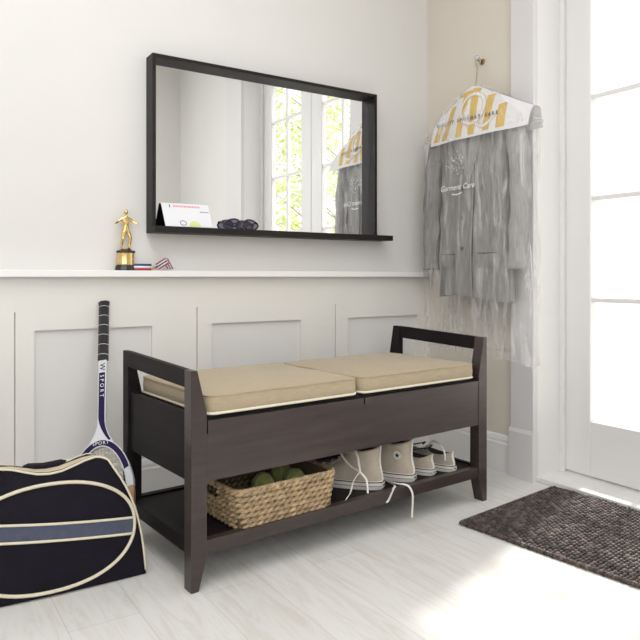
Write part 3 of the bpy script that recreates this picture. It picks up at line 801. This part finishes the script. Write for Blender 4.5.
# throat and shaft
topb = HC+HB
def wsh(b):   # half width of shaft at distance b
    t = b-topb
    if t < .07: return 0.0128+.026*(1-max(0,t)/.07)**2.0
    return .0125+.001*(t-.07)/.2
GB = RL-.228
sh = MB(); ks = 24; vs = []
for i in range(ks+1):
    b = topb-.004+(GB-topb+.004)*i/ks; w_ = wsh(b)
    for a, c in ((-w_,-.008),(w_,-.008),(w_,.008),(-w_,.008)): vs.append(rp(a,b,c))
sh.add(vs, [(i*4+j,(i+1)*4+j,(i+1)*4+(j+1)%4,i*4+(j+1)%4) for i in range(ks) for j in range(4)]+[(0,1,2,3),tuple(ks*4+j for j in (3,2,1,0))])
shf = sh.build('shaft', 'r_white', rk, bevel=.002)
# purple panel on the shaft sweeping to the right of the throat
pv = []; kk = 26; b0, b1 = topb+.004, GB-.047
for i in range(kk+1):
    t = i/kk; b = b0+(b1-b0)*t
    if t < .35:
        q = 1-t/.35; l = -.0098+.034*q**1.8; r = .0098+.022*q**2.2
        r = max(r, l+.0015)
        r = min(r, wsh(b)-.0015); l = min(l, r-.001)
    else: l, r = -.0098, .0098
    pv += [rp(l,b,.0082), rp(r,b,.0082), rp(r,b,.0092), rp(l,b,.0092)]
MB().add(pv, [(i*4+j,(i+1)*4+j,(i+1)*4+(j+1)%4,i*4+(j+1)%4) for i in range(kk) for j in range(4)]+[(0,1,2,3),tuple(kk*4+j for j in (3,2,1,0))]).build('purple_panel', 'r_purple', shf)
def rk_text(body, size, b, a=0, m='whitep', along=True, sp=1, nm='lettering', shr=0):
    if along: mt = frame_mtx(rp(a,b,.0094), -ax, lat)
    else: mt = frame_mtx(rp(a,b,.0100), lat, ax)
    return text(nm, body, size, m, rk, mt, .0003, space=sp, shear=shr)
rk_text('SPORT', .0175, GB-.095, sp=1.75)
rk_text('W', .026, GB-.026, m='r_purple', along=True, nm='emblem')
rk_text('SPORT', .0155, topb-.004, m='whitep', along=False, sp=1.2)
# grip
gr = MB(); vs = []; ks = 12
for i in range(ks+1):
    b = GB+(RL-GB)*i/ks; w_ = .0180+(.0025 if i == ks else 0)
    for k in range(8):
        a = 2*PI*(k+.5)/8; vs.append(rp(w_*math.cos(a), b, .0145*math.sin(a)))
gr.add(vs, [(i*8+j,(i+1)*8+j,(i+1)*8+(j+1)%8,i*8+(j+1)%8) for i in range(ks) for j in range(8)]+[tuple(range(8)),tuple(ks*8+j for j in range(7,-1,-1))])
grip = gr.build('grip', 'grip', rk)
for i in range(6):
    b = GB+.018+(RL-GB-.03)*i/5.3; pts = [rp(0.0187*math.cos(2*PI*k/24), b+.007*(k/24 if k < 12 else 1-k/24)*1.0, .0152*math.sin(2*PI*k/24)) for k in range(24)]
    MB().tube(pts, .0009, 4, closed=True).build('grip_seam', 'whitep', grip, smooth='full')

# ------------------------------------------------------------------ racket bag
bag = thing('sports_bag', 'black sports bag with cream piping ring and a slate blue band, beside the bench', 'bag', (0.0,-.605,0))
BROT = math.radians(-3)
bag.rotation_euler.z = BROT
def bag_half(z):      # half width by height
    t = z/.34; return .252-.030*t-.080*t**3.0
DB = .125
def bag_outline(sc=1.0, lift=0):
    pts = []
    for k in range(13): pts.append((bag_half(.34*k/12)*sc, .34*k/12*1.0))
    # rounded shoulder then sagging top
    r = [(.135,.3455),(.118,.3455),(.09,.340),(.06,.330),(.03,.321),(0,.318)]
    pts = [p for p in pts if p[1] < .325]+[(bag_half(.325)-.004,.334),(bag_half(.33)-.016,.342)]+[p for p in r if p[0] < bag_half(.33)-.018]
    full = pts+[(-x,z) for x, z in pts[::-1] if x > 1e-6]
    return full
ol = bag_outline()
def dense(ol, closed=True, step=.012):
    out = []
    n = len(ol)
    for i in range(n if closed else n-1):
        p, q = ol[i], ol[(i+1) % n]; L = math.hypot(q[0]-p[0], q[1]-p[1]); m = max(1, int(L/step))
        for j in range(m): out.append((p[0]+(q[0]-p[0])*j/m, p[1]+(q[1]-p[1])*j/m))
    return out
old = dense(ol); n = len(old); cx0, cz0 = 0, .16
def bulge(x, z):   # front face bulges out slightly and leans back at the top
    q = max(0, 1-(x/.25)**2)*max(0, 1-((z-.15)/.19)**2)
    return -.022*q+.03*z
body = MB(); vs = []
rings = []
for s in (.02,.25,.5,.7,.85,.95,1): rings.append((s,'f'))
for i_, (s, _) in enumerate(rings):
    for x, z in old:
        X = x*s; Z = cz0+(z-cz0)*s; vs.append((X, bulge(X,Z), max(.002,Z)))
for d in (.25,.5,.75,1.0):
    for x, z in old:
        sw = 1+.02*math.sin(PI*d); zz = z-(.014*d if z > .25 else 0); vs.append((x*sw*(1-.06*d), .03*z+DB*d*(1-.25*z/.34), max(.002,zz)))
for s in (.7,.3,.02):
    for x, z in old:
        X = x*s*.94; zz = cz0+(z-(.014 if z > .25 else 0)-cz0)*s; vs.append((X, .03*zz+DB*(1-.25*zz/.34)+.008*(1-s), max(.002,zz)))
R_ = len(vs)//n
fs = [(i*n+k, i*n+(k+1)%n, (i+1)*n+(k+1)%n, (i+1)*n+k) for i in range(R_-1) for k in range(n)]+[tuple(range(n)), tuple((R_-1)*n+k for k in range(n))]
body.add(vs, fs).build('bag_body', 'navy', bag, smooth='full')
# tan top gusset
tg = MB(); topx = [(-.128+.256*k/24) for k in range(25)]
def topz(x):
    a = abs(x)
    tab = [(0,.318),(.03,.321),(.06,.330),(.09,.340),(.118,.3455),(.135,.3455)]
    for (p, u), (q, w) in zip(tab[:-1], tab[1:]):
        if a <= q: return u+(w-u)*(a-p)/(q-p)
    return .3455
def tgf(i, j):
    x = -.126+.252*i; z = topz(x); y = .03*z+(DB*(1-.25*z/.34))*j*(1-.55*(abs(x)/.126)**2.5); return (x*(1-.05*j), y, z-.014*j+.003+.003*math.sin(PI*j))
tg.grid(tgf, 30, 8).build('top_panel', 'bag_tan', bag, smooth='full')
zp = MB().tube([tgf(i/20, .55) for i in range(21)], .0022, 5); zp.build('zipper', 'navy', bag, smooth='full')
# handle strap flopped at the back of the top
hs = MB().ribbon([tgf(.30,.85),Vector(tgf(.34,.9))+Vector((0,0,.006)),Vector(tgf(.5,.95))+Vector((0,.0,.008)),Vector(tgf(.66,.9))+Vector((0,0,.006)),tgf(.70,.85)], .028, (0,1,.2), .003)
hs.build('handle', 'navy', bag, smooth='full')
# perimeter piping front and rear
def fp_open(p):
    k = min(range(len(p)), key=lambda i: abs(p[i][0]) + (10 if p[i][2] > .05 else 0)); q = p[k:]+p[:k]
    return [a for a in q if a[2] > .012]
fpts = [(x, bulge(x,z)-.003, max(.004,z)) for x, z in old]
MB().tube(fp_open(fpts), .0032, 6).build('edge_piping', 'bag_pipe', bag, smooth='full')
rpts = [(x*.94*1.0, .03*z+DB*(1-.25*z/.34), max(.004, z-(.014 if z > .25 else 0))) for x, z in old]
MB().tube(fp_open(rpts), .0028, 6).build('edge_piping', 'bag_pipe', bag, smooth='full')
# big oval piping ring + band
OA, OB, OZ = .219, .139, .154
def oval(k, n=72, s=1): a = 2*PI*k/n; x, z = OA*s*math.copysign(abs(math.cos(a))**.92, math.cos(a)), OZ+OB*s*math.copysign(abs(math.sin(a))**.92, math.sin(a)); return (x, bulge(x,z)-.004, z)
MB().tube([oval(k) for k in range(72)], .0048, 7, closed=True).build('ring_piping', 'bag_pipe', bag, smooth='full')
def bandf(i, j):
    z = .150+.043*j-.13*(2*i-1)*.2; xm = OA*math.sqrt(max(0, 1-((z-OZ)/OB)**2))-.002; x = -xm+2*xm*i; return (x, bulge(x,z)-.0035-.001*math.sin(PI*j), z)
MB().grid(bandf, 40, 5).build('band', 'bag_band', bag, smooth='full')
for j in (0, 1):
    MB().tube([(p[0], p[1]-.001, p[2]) for p in (bandf(i/40, j) for i in range(41))], .0036, 6).build('band_piping', 'bag_pipe', bag, smooth='full')

# ------------------------------------------------------------------ rug
rg = thing('woven_rug', 'dark brown chunky woven leather mat on the floor by the door', 'rug', (1.258,-.832,0), 0)
# corner A near the bench, edge towards the door, other edge towards us
eu = Vector((.562,.070,0)); eu.normalize(); ev = Vector((eu.y,-eu.x,0)); RW, RLn = .575, .92
def rloc(u, v, z): p = eu*u+ev*v; return Vector((p.x,p.y,z))
MB().hexa([rloc(u,v,z) for u in (.004,RW-.004) for v in (.004,RLn-.004) for z in (.001,.007)]).build('rug_backing', 'rug_base', rg)
rb = MB(); rnd = random.Random(5)
cu, cv_ = .0185, .0130
nu, nv = int(RW/cu), int(RLn/cv_)
for i in range(nu+1):
    for j in range(nv):
        u = (i+.5*(j % 2))*cu; v = (j+.5)*cv_
        if u > RW: continue
        L_, w_, h_ = .0108*rnd.uniform(.85,1.1), .0066*rnd.uniform(.85,1.1), .0075*rnd.uniform(.85,1.25)
        an = math.radians(24+rnd.uniform(-8,8)); c_ = rloc(u,v,.0075); a_ = (eu*math.cos(an)+ev*math.sin(an)); b_ = (ev*math.cos(an)-eu*math.sin(an))
        vs = []; ring = 6
        for (s, zz) in ((1,-.3),(.92,.45),(.55,.9)):
            for k in range(ring): q = 2*PI*k/ring; vs.append(c_+a_*L_*s*math.cos(q)+b_*w_*s*math.sin(q)+Vector((0,0,h_*zz)))
        vs.append(c_+Vector((0,0,h_)))
        fs = [(r*ring+k, r*ring+(k+1)%ring, (r+1)*ring+(k+1)%ring, (r+1)*ring+k) for r in range(2) for k in range(ring)]+[(2*ring+k, 2*ring+(k+1)%ring, 3*ring) for k in range(ring)]
        rb.add(vs, fs)
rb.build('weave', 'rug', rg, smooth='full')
bd_ = MB()
for (p, q) in (((0,0),(RW,0)),((RW,0),(RW,RLn)),((RW,RLn),(0,RLn)),((0,RLn),(0,0))):
    for st in range(2):
        pts = []; L = math.hypot(q[0]-p[0], q[1]-p[1]); N = int(L/.0035)
        for k in range(N+1):
            t = k/N; ph = 2*PI*L*t/.022+PI*st; u = p[0]+(q[0]-p[0])*t; v = p[1]+(q[1]-p[1])*t
            pts.append(rloc(u+.003*math.cos(ph)*(abs(q[1]-p[1]) > 0), v+.003*math.cos(ph)*(abs(q[0]-p[0]) > 0), .0075+.003*math.sin(ph)))
        bd_.tube(pts, .0048, 5)
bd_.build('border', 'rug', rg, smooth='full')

# ------------------------------------------------------------------ coat on the right wall
CY = -.392; CX = XR-.075      # coat centre line and its distance from the wall
hk = thing('wall_hook', 'glass coat hook on the beige wall above the coat', 'hook', (XR,-.362,1.79))
hookx = XR-.062
MB().grid(lambda i,j: (-.001-.010*j, .014*math.cos(2*PI*i)*(1-.3*j), .014*math.sin(2*PI*i)*(1-.3*j)), 20, 3, cu=True).build('rosette', 'brass_dk', hk, smooth=True)
MB().tube([(-.004,0,0),(-.018,0,-.001),(-.030,0,.005)], .0045, 8).build('peg', 'brass_dk', hk, smooth='full')
MB().ell((-.036,0,.010), (.013,.013,.013), 14, 9).build('knob', 'knob', hk, smooth='full')
HK = Vector((XR-.036,-.352,1.79))
# hanger
hg = thing('coat_hanger', 'wire hanger with a tan hook holding the bagged grey coat', 'hanger', (CX,CY,1.60))
hkpts = []
for k in range(15):
    a = math.radians(215-k*16.5); hkpts.append((.044, .028+.013*math.cos(a), .1835+.016*math.sin(a)))
hkpts += [(.038,.026,.150),(.018,.012,.105),(0,.002,.06),(0,0,.045)]
MB().tube(hkpts, .0026, 7).build('hook', 'wire', hg, smooth='full')
MB().tube([(0,0,.047),(0,-.20,-.075),(0,-.19,-.085),(0,.19,-.085),(0,.20,-.075),(0,0,.047)], .0022, 6).build('wire_frame', 'wire', hg, smooth='full')
# coat body: closed elliptical rings hanging from the shoulders
coat = thing('wool_coat', 'grey tweed wool coat hanging on the right wall inside a clear garment bag', 'coat', (CX,CY,.74))
z0c = .74
def coat_ring(z):   # half width s, half depth t
    h = z-z0c
    # s half-width in y, t half depth
    if z > 1.50: q = min(1,(z-1.50)/.10); return .215*(1-q)**.75+.035, .046*(1-.55*q)
    if z > 1.36: return .205+.015*(z-1.36)/.14, .052
    if z > 1.15: return .195, .052
    return .195+.018*(1.15-z)/.4, .052+.006*(1.15-z)/.4
zs = [z0c+.0+(.86*k/40) for k in range(41)]
def coat_v(i, j):
    z = z0c+(1.60-z0c)*j; s, t = coat_ring(z); a = 2*PI*i
    cs, sn = math.cos(a), math.sin(a)
    y = s*math.copysign(abs(cs)**.85, cs); x = -t*math.copysign(abs(sn)**.8, sn)
    fold = .006*math.sin(y*62+1.2*math.sin(z*5))*(1 if x < 0 else 0)*min(1,(1.52-z)*3 if z < 1.52 else 0)+.0045*noise.noise(Vector((y*14,z*5,2)))
    hem = 0
    if j < .02: hem = .014*math.sin(y*9+1)
    return (x-fold, y, z-z0c+hem)
MB().grid(coat_v, 96, 50, cu=True).build('coat_body', 'tweed', coat, smooth='full')
def front_x(y, z):
    s, t = coat_ring(z); q = min(.999, abs(y)/s); cs = q**(1/.85); sn = math.sqrt(max(0,1-cs*cs)); 
    fold = .006*math.sin(y*62+1.2*math.sin(z*5))*min(1,(1.52-z)*3 if z < 1.52 else 0)+.0045*noise.noise(Vector((y*14,z*5,2)))
    return -t*sn**.8-fold
# front opening (dark slit widening to the hem)
op = []
for k in range(31):
    z = .742+(1.40-.742)*k/30; w_ = .0022+.0045*(1-k/30); yc = -.040+.003*math.sin(z*8)
    for y in (yc-w_, yc+w_): op.append((front_x(y,z)-.0025, y, z-z0c))
MB().add(op, [(2*k,2*k+1,2*k+3,2*k+2) for k in range(30)]).build('front_opening', 'dark', coat)
# front flap edge overlapping
fl = []
for k in range(31):
    z = .738+(1.42-.738)*k/30; y = -.032+.004*math.sin(z*8)
    fl.append((front_x(y,z)-.003, y, z-z0c))
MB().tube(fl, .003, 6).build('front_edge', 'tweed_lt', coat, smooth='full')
# lapels
for sd in (-1, 1):
    lp = [(y*1.0, z) for y, z in ((-.012 if sd < 0 else -.006, 1.24), (sd*.085,1.42),(sd*.062,1.47),(sd*.04,1.54),(sd*.012,1.50))]
    m = MB(); vsf = [(front_x(y,z)-.006, y, z-z0c) for y, z in lp]; vsb = [(p[0]+.005,p[1],p[2]) for p in vsf]; k = len(lp)
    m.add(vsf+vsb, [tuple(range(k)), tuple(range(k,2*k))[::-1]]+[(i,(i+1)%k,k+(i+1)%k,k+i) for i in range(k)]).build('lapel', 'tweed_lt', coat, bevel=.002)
# pocket flaps
for sd in (-1, 1):
    y0, y1 = sorted((sd*.070, sd*.165)); m = MB()
    g = []
    m.grid(lambda i, j: (front_x(y0+(y1-y0)*i, .93-.055*j)-.004-.002*math.sin(PI*j), y0+(y1-y0)*i, .93-.055*j-z0c), 8, 5).build('pocket_flap', 'tweed', coat, smooth='full')
    MB().tube([(front_x(y0+(y1-y0)*i/6,.933)-.003, y0+(y1-y0)*i/6, .933-z0c) for i in range(7)], .0018, 5).build('pocket_seam', 'dark', coat)
# buttons
for zb_ in (1.22, 1.09, .96):
    MB().ell((front_x(.022,zb_)-.005,.022,zb_-z0c), (.003,.010,.010), 14, 7).build('button', 'greyink', coat, smooth='full')
# sleeves: tapered tubes hanging beside the body
for sd in (-1, 1):
    P = [((0,sd*.165,1.505),.050),((-.006,sd*.222,1.44),.050),((-.010,sd*.250,1.32),.048),((-.014,sd*.257,1.15),.044),((-.022,sd*.253,1.0),.041),((-.028,sd*.250,.865),.040)]
    m = MB(); NZ = 40; vs = []; sg_ = 28
    for k in range(NZ+1):
        t = k/NZ*(len(P)-1); i = min(int(t), len(P)-2); q = t-i
        p = Vector(P[i][0]).lerp(Vector(P[i+1][0]), q); r = P[i][1]+(P[i+1][1]-P[i][1])*q
        for g_ in range(sg_):
            a = 2*PI*g_/sg_; wr = .004*noise.noise(Vector((a*1.5,p.z*16,sd*3)))+.003*math.sin(p.z*40+a*2)*(.5+.5*math.sin(p.z*7))
            vs.append((p.x+(r*.92+wr)*math.cos(a), p.y+(r*.9+wr)*math.sin(a), p.z-z0c))
    fs = [(k*sg_+g_, k*sg_+(g_+1)%sg_, (k+1)*sg_+(g_+1)%sg_, (k+1)*sg_+g_) for k in range(NZ) for g_ in range(sg_)]+[tuple(range(sg_)), tuple(NZ*sg_+g_ for g_ in range(sg_))]
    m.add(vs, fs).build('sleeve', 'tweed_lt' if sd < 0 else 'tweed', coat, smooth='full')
# paper shoulder cover
cov = thing('shoulder_cover', 'white paper shoulder cover with yellow stripes and dark lettering over the coat', 'paper cover', (CX,CY,1.43))
zc0 = 1.43
def cover_top(y):   # height of the slope at y
    a = abs(y)
    if a < .03: return 1.660-.3*a
    return 1.655-(a-.03)*(.50 if y < 0 else .64)
def cover_x(y, z):
    q = max(0, (cover_top(y)-z)/.20); base = -.020-.060*min(1,q)**.5
    return base-.003*math.sin(y*30+z*9)
def cov_f(i, j, off=0, side=1):
    y = -.330+.545*i; zt_ = cover_top(y); zb_ = 1.425-.0*y
    z = zb_+(zt_-zb_)*j; x = cover_x(y,z)*side-off; return (x, y, z-zc0)
cf = MB().grid(cov_f, 60, 16)
cf.grid(lambda i,j: cov_f(i,j,-.0,-.55), 60, 10)
cf.build('paper_front', 'paper', cov, smooth='full')
def patch_cov(poly_y0, poly_y1, z0, z1, m, nm, slant=0, off=.0015):
    g = MB()
    def f(i, j):
        z = z0+(z1-z0)*j; y = poly_y0+(poly_y1-poly_y0)*i+slant*(z-z0); z = min(z, cover_top(y)-.004); return (cover_x(y,z)-off, y, z-zc0)
    g.grid(f, 5, 14).build(nm, m, cov, smooth='full')
for (ya, yb, za, zb_, sl) in ((.196,.160,1.440,1.515,-.30),(.138,.102,1.437,1.585,-.25),(.040,.006,1.436,1.632,-.12),(-.030,-.064,1.436,1.640,0),(-.108,-.144,1.440,1.595,0),(-.178,-.218,1.440,1.540,0)):
    patch_cov(ya, yb, za, zb_, 'yellow', 'yellow_stripe', sl)
patch_cov(.050, -.045, 1.612, 1.635, 'yellow', 'yellow_stripe')
# big outlined letter Q as a raised white ring with yellow outline
def ring_cov(cy_, cz_, ry, rz, rad, m, nm, a0=0, a1=2*PI, off=.004):
    pts = []
    for k in range(49):
        a = a0+(a1-a0)*k/48; y = cy_+ry*math.cos(a); z = cz_+rz*math.sin(a); pts.append((cover_x(y,z)-off, y, z-zc0))
    MB().ribbon(pts, rad*2, (0,1,0) if False else (0,.7,.7), .0006)
    g = MB(); vs = []
    for k in range(49):
        a = a0+(a1-a0)*k/48
        for s in (-rad, rad):
            y = cy_+(ry+s)*math.cos(a); z = cz_+(rz+s)*math.sin(a); vs.append((cover_x(y,z)-off, y, z-zc0))
    g.add(vs, [(2*k,2*k+1,2*k+3,2*k+2) for k in range(48)]).build(nm, m, cov, smooth='full')
ring_cov(-.042, 1.548, .060, .064, .009, 'yellow', 'letter_outline', off=.0030)
ring_cov(-.042, 1.548, .060, .064, .0065, 'paper', 'letter_body', off=.0040)
def tail(rad, m, off):
    vs = []
    for k in range(25):
        t = k/24; y = -.050-.125*t; z = 1.492-.030*math.sin(t*PI)*1.2+.012*t; w_ = rad*(1-.4*abs(2*t-1))
        for s in (-w_, w_): vs.append((cover_x(y,z)-off, y, z+s-zc0))
    MB().add(vs, [(2*k,2*k+1,2*k+3,2*k+2) for k in range(24)]).build('letter_tail', m, cov, smooth='full')
tail(.010, 'yellow', .0032); tail(.0068, 'paper', .0042)
LET = 'QUALITY LAUNDRY CARE'
for k, ch_ in enumerate(LET):
    if ch_ == ' ': continue
    y = .172-.0186*k; z = 1.513-.0006*k
    x = cover_x(y,z)-.0085
    text('letter', ch_, .020, 'ink', cov, frame_mtx((x,y,z-zc0), (0,-1,0), (0,0,1)), .0001, bold=.0007)
# garment film
bagf = thing('garment_bag', 'clear crinkled plastic garment bag over the grey coat', 'garment bag', (CX,CY,.5))
def film(i, j):
    a = 2*PI*i; z = .50+1.16*j
    if z > 1.45: q = min(1,(z-1.45)/.21); s = .305*(1-q)**.8+.022; t = .094*(1-q)**.3+.012
    else: s = .305+.012*noise.noise(Vector((0,z*4,5))); t = .104+.004*math.sin(z*9)
    cs, sn = math.cos(a), math.sin(a)
    y = s*math.copysign(abs(cs)**.8, cs); x = -t*math.copysign(abs(sn)**.75, sn)
    w_ = .010*noise.noise(Vector((y*16+z*2,z*4,x*9)))+.007*noise.noise(Vector((y*40,z*11,x*20+4)))
    k = min(1, (1.66-z)*8)
    if j == 0: z += .05*noise.noise(Vector((y*7,1,x*5)))-.06*(sn > 0)*max(0, noise.noise(Vector((y*5,3,1))))
    X = x-w_*k*(1 if x < 0 else .4)
    X = min(X, XR-CX-.004)
    return (X, y*1.0-.010+w_*.6*k, z-.5)
MB().grid(film, 110, 90, cu=True).build('film', 'film', bagf, smooth='full')
# printing on the film: leafy emblem and script
rnd = random.Random(11)
em = MB()
for k in range(46):
    y = rnd.gauss(-.0,.020); z = 1.315+rnd.gauss(0,.028); r = rnd.uniform(.002,.005)
    an = rnd.uniform(0,PI); c_ = Vector((-.1125, y, z-.5)); 
    em.add([c_+Vector((0,r*math.cos(an+q),r*.6*math.sin(an+q))) for q in (0,PI/2,PI,3*PI/2)], [(0,1,2,3)])
em.build('printed_emblem', 'whitep', bagf)
text('printed_script', 'Garment Care', .034, 'whitep', bagf, frame_mtx((-.1135,.0,1.215-.5), (0,-1,0), (0,0,1)), .0001, shear=.35)
sw = MB().ribbon([(-.1135,.03,1.188-.5),(-.1135,.0,1.183-.5),(-.1135,-.03,1.190-.5)], .004, (0,0,1), .0003); sw.build('printed_swash', 'whitep', bagf)

# ------------------------------------------------------------------ light
w = bpy.data.worlds.new('World'); S.world = w; w.use_nodes = True
bg = w.node_tree.nodes['Background']; bg.inputs['Color'].default_value = (.97,.985,1,1); bg.inputs['Strength'].default_value = 1.5
sun = bpy.data.lights.new('Sun','SUN'); sun.energy = 4.5; sun.angle = .055; sun.color = (1,.97,.92)
so = bpy.data.objects.new('Sun', sun); COL.objects.link(so)
so.rotation_euler = Vector((-.60,-.20,-1.0)).to_track_quat('-Z','Y').to_euler()
def area(name, loc, target, sx, sy, e, col=(1,1,1)):
    l = bpy.data.lights.new(name,'AREA'); l.shape = 'RECTANGLE'; l.size = sx; l.size_y = sy; l.energy = e; l.color = col
    o = bpy.data.objects.new(name, l); COL.objects.link(o); o.location = loc; o.rotation_euler = (Vector(target)-Vector(loc)).to_track_quat('-Z','Y').to_euler(); return o
area('Window Light', ((wx0+wx1)/2, YN-.4, 1.9), (.2,-.6,.7), 2.8, 1.8, 28, (.99,.99,1))  # added fill behind the camera, shining in through the unseen window
#area('Door Light', (2.6,-1.37,1.9), (.6,-1.0,.4), 1.4, 1.9, 22, (1,.99,.97))
area('Ceiling Light', (.3,-1.9,ZC-.02), (.5,-1.9,0), 2.4, 2.0, 52, (.99,.99,1))  # added overhead fill, no lamp hangs there

# ------------------------------------------------------------------ camera
cam = bpy.data.cameras.new('Camera'); co = bpy.data.objects.new('Camera', cam); COL.objects.link(co)
co.location = (-.34969,-2.44429,.83457); co.rotation_euler = (PI/2, 0, -.57482)
cam.sensor_fit = 'HORIZONTAL'; cam.sensor_width = 36; cam.lens = 662.72/640*36; cam.shift_y = -(320-276.54)/640; cam.shift_x = 0
cam.clip_start = .05
S.camera = co
S.view_settings.view_transform = 'Standard'
S.view_settings.look = 'None'
S.view_settings.exposure = 0
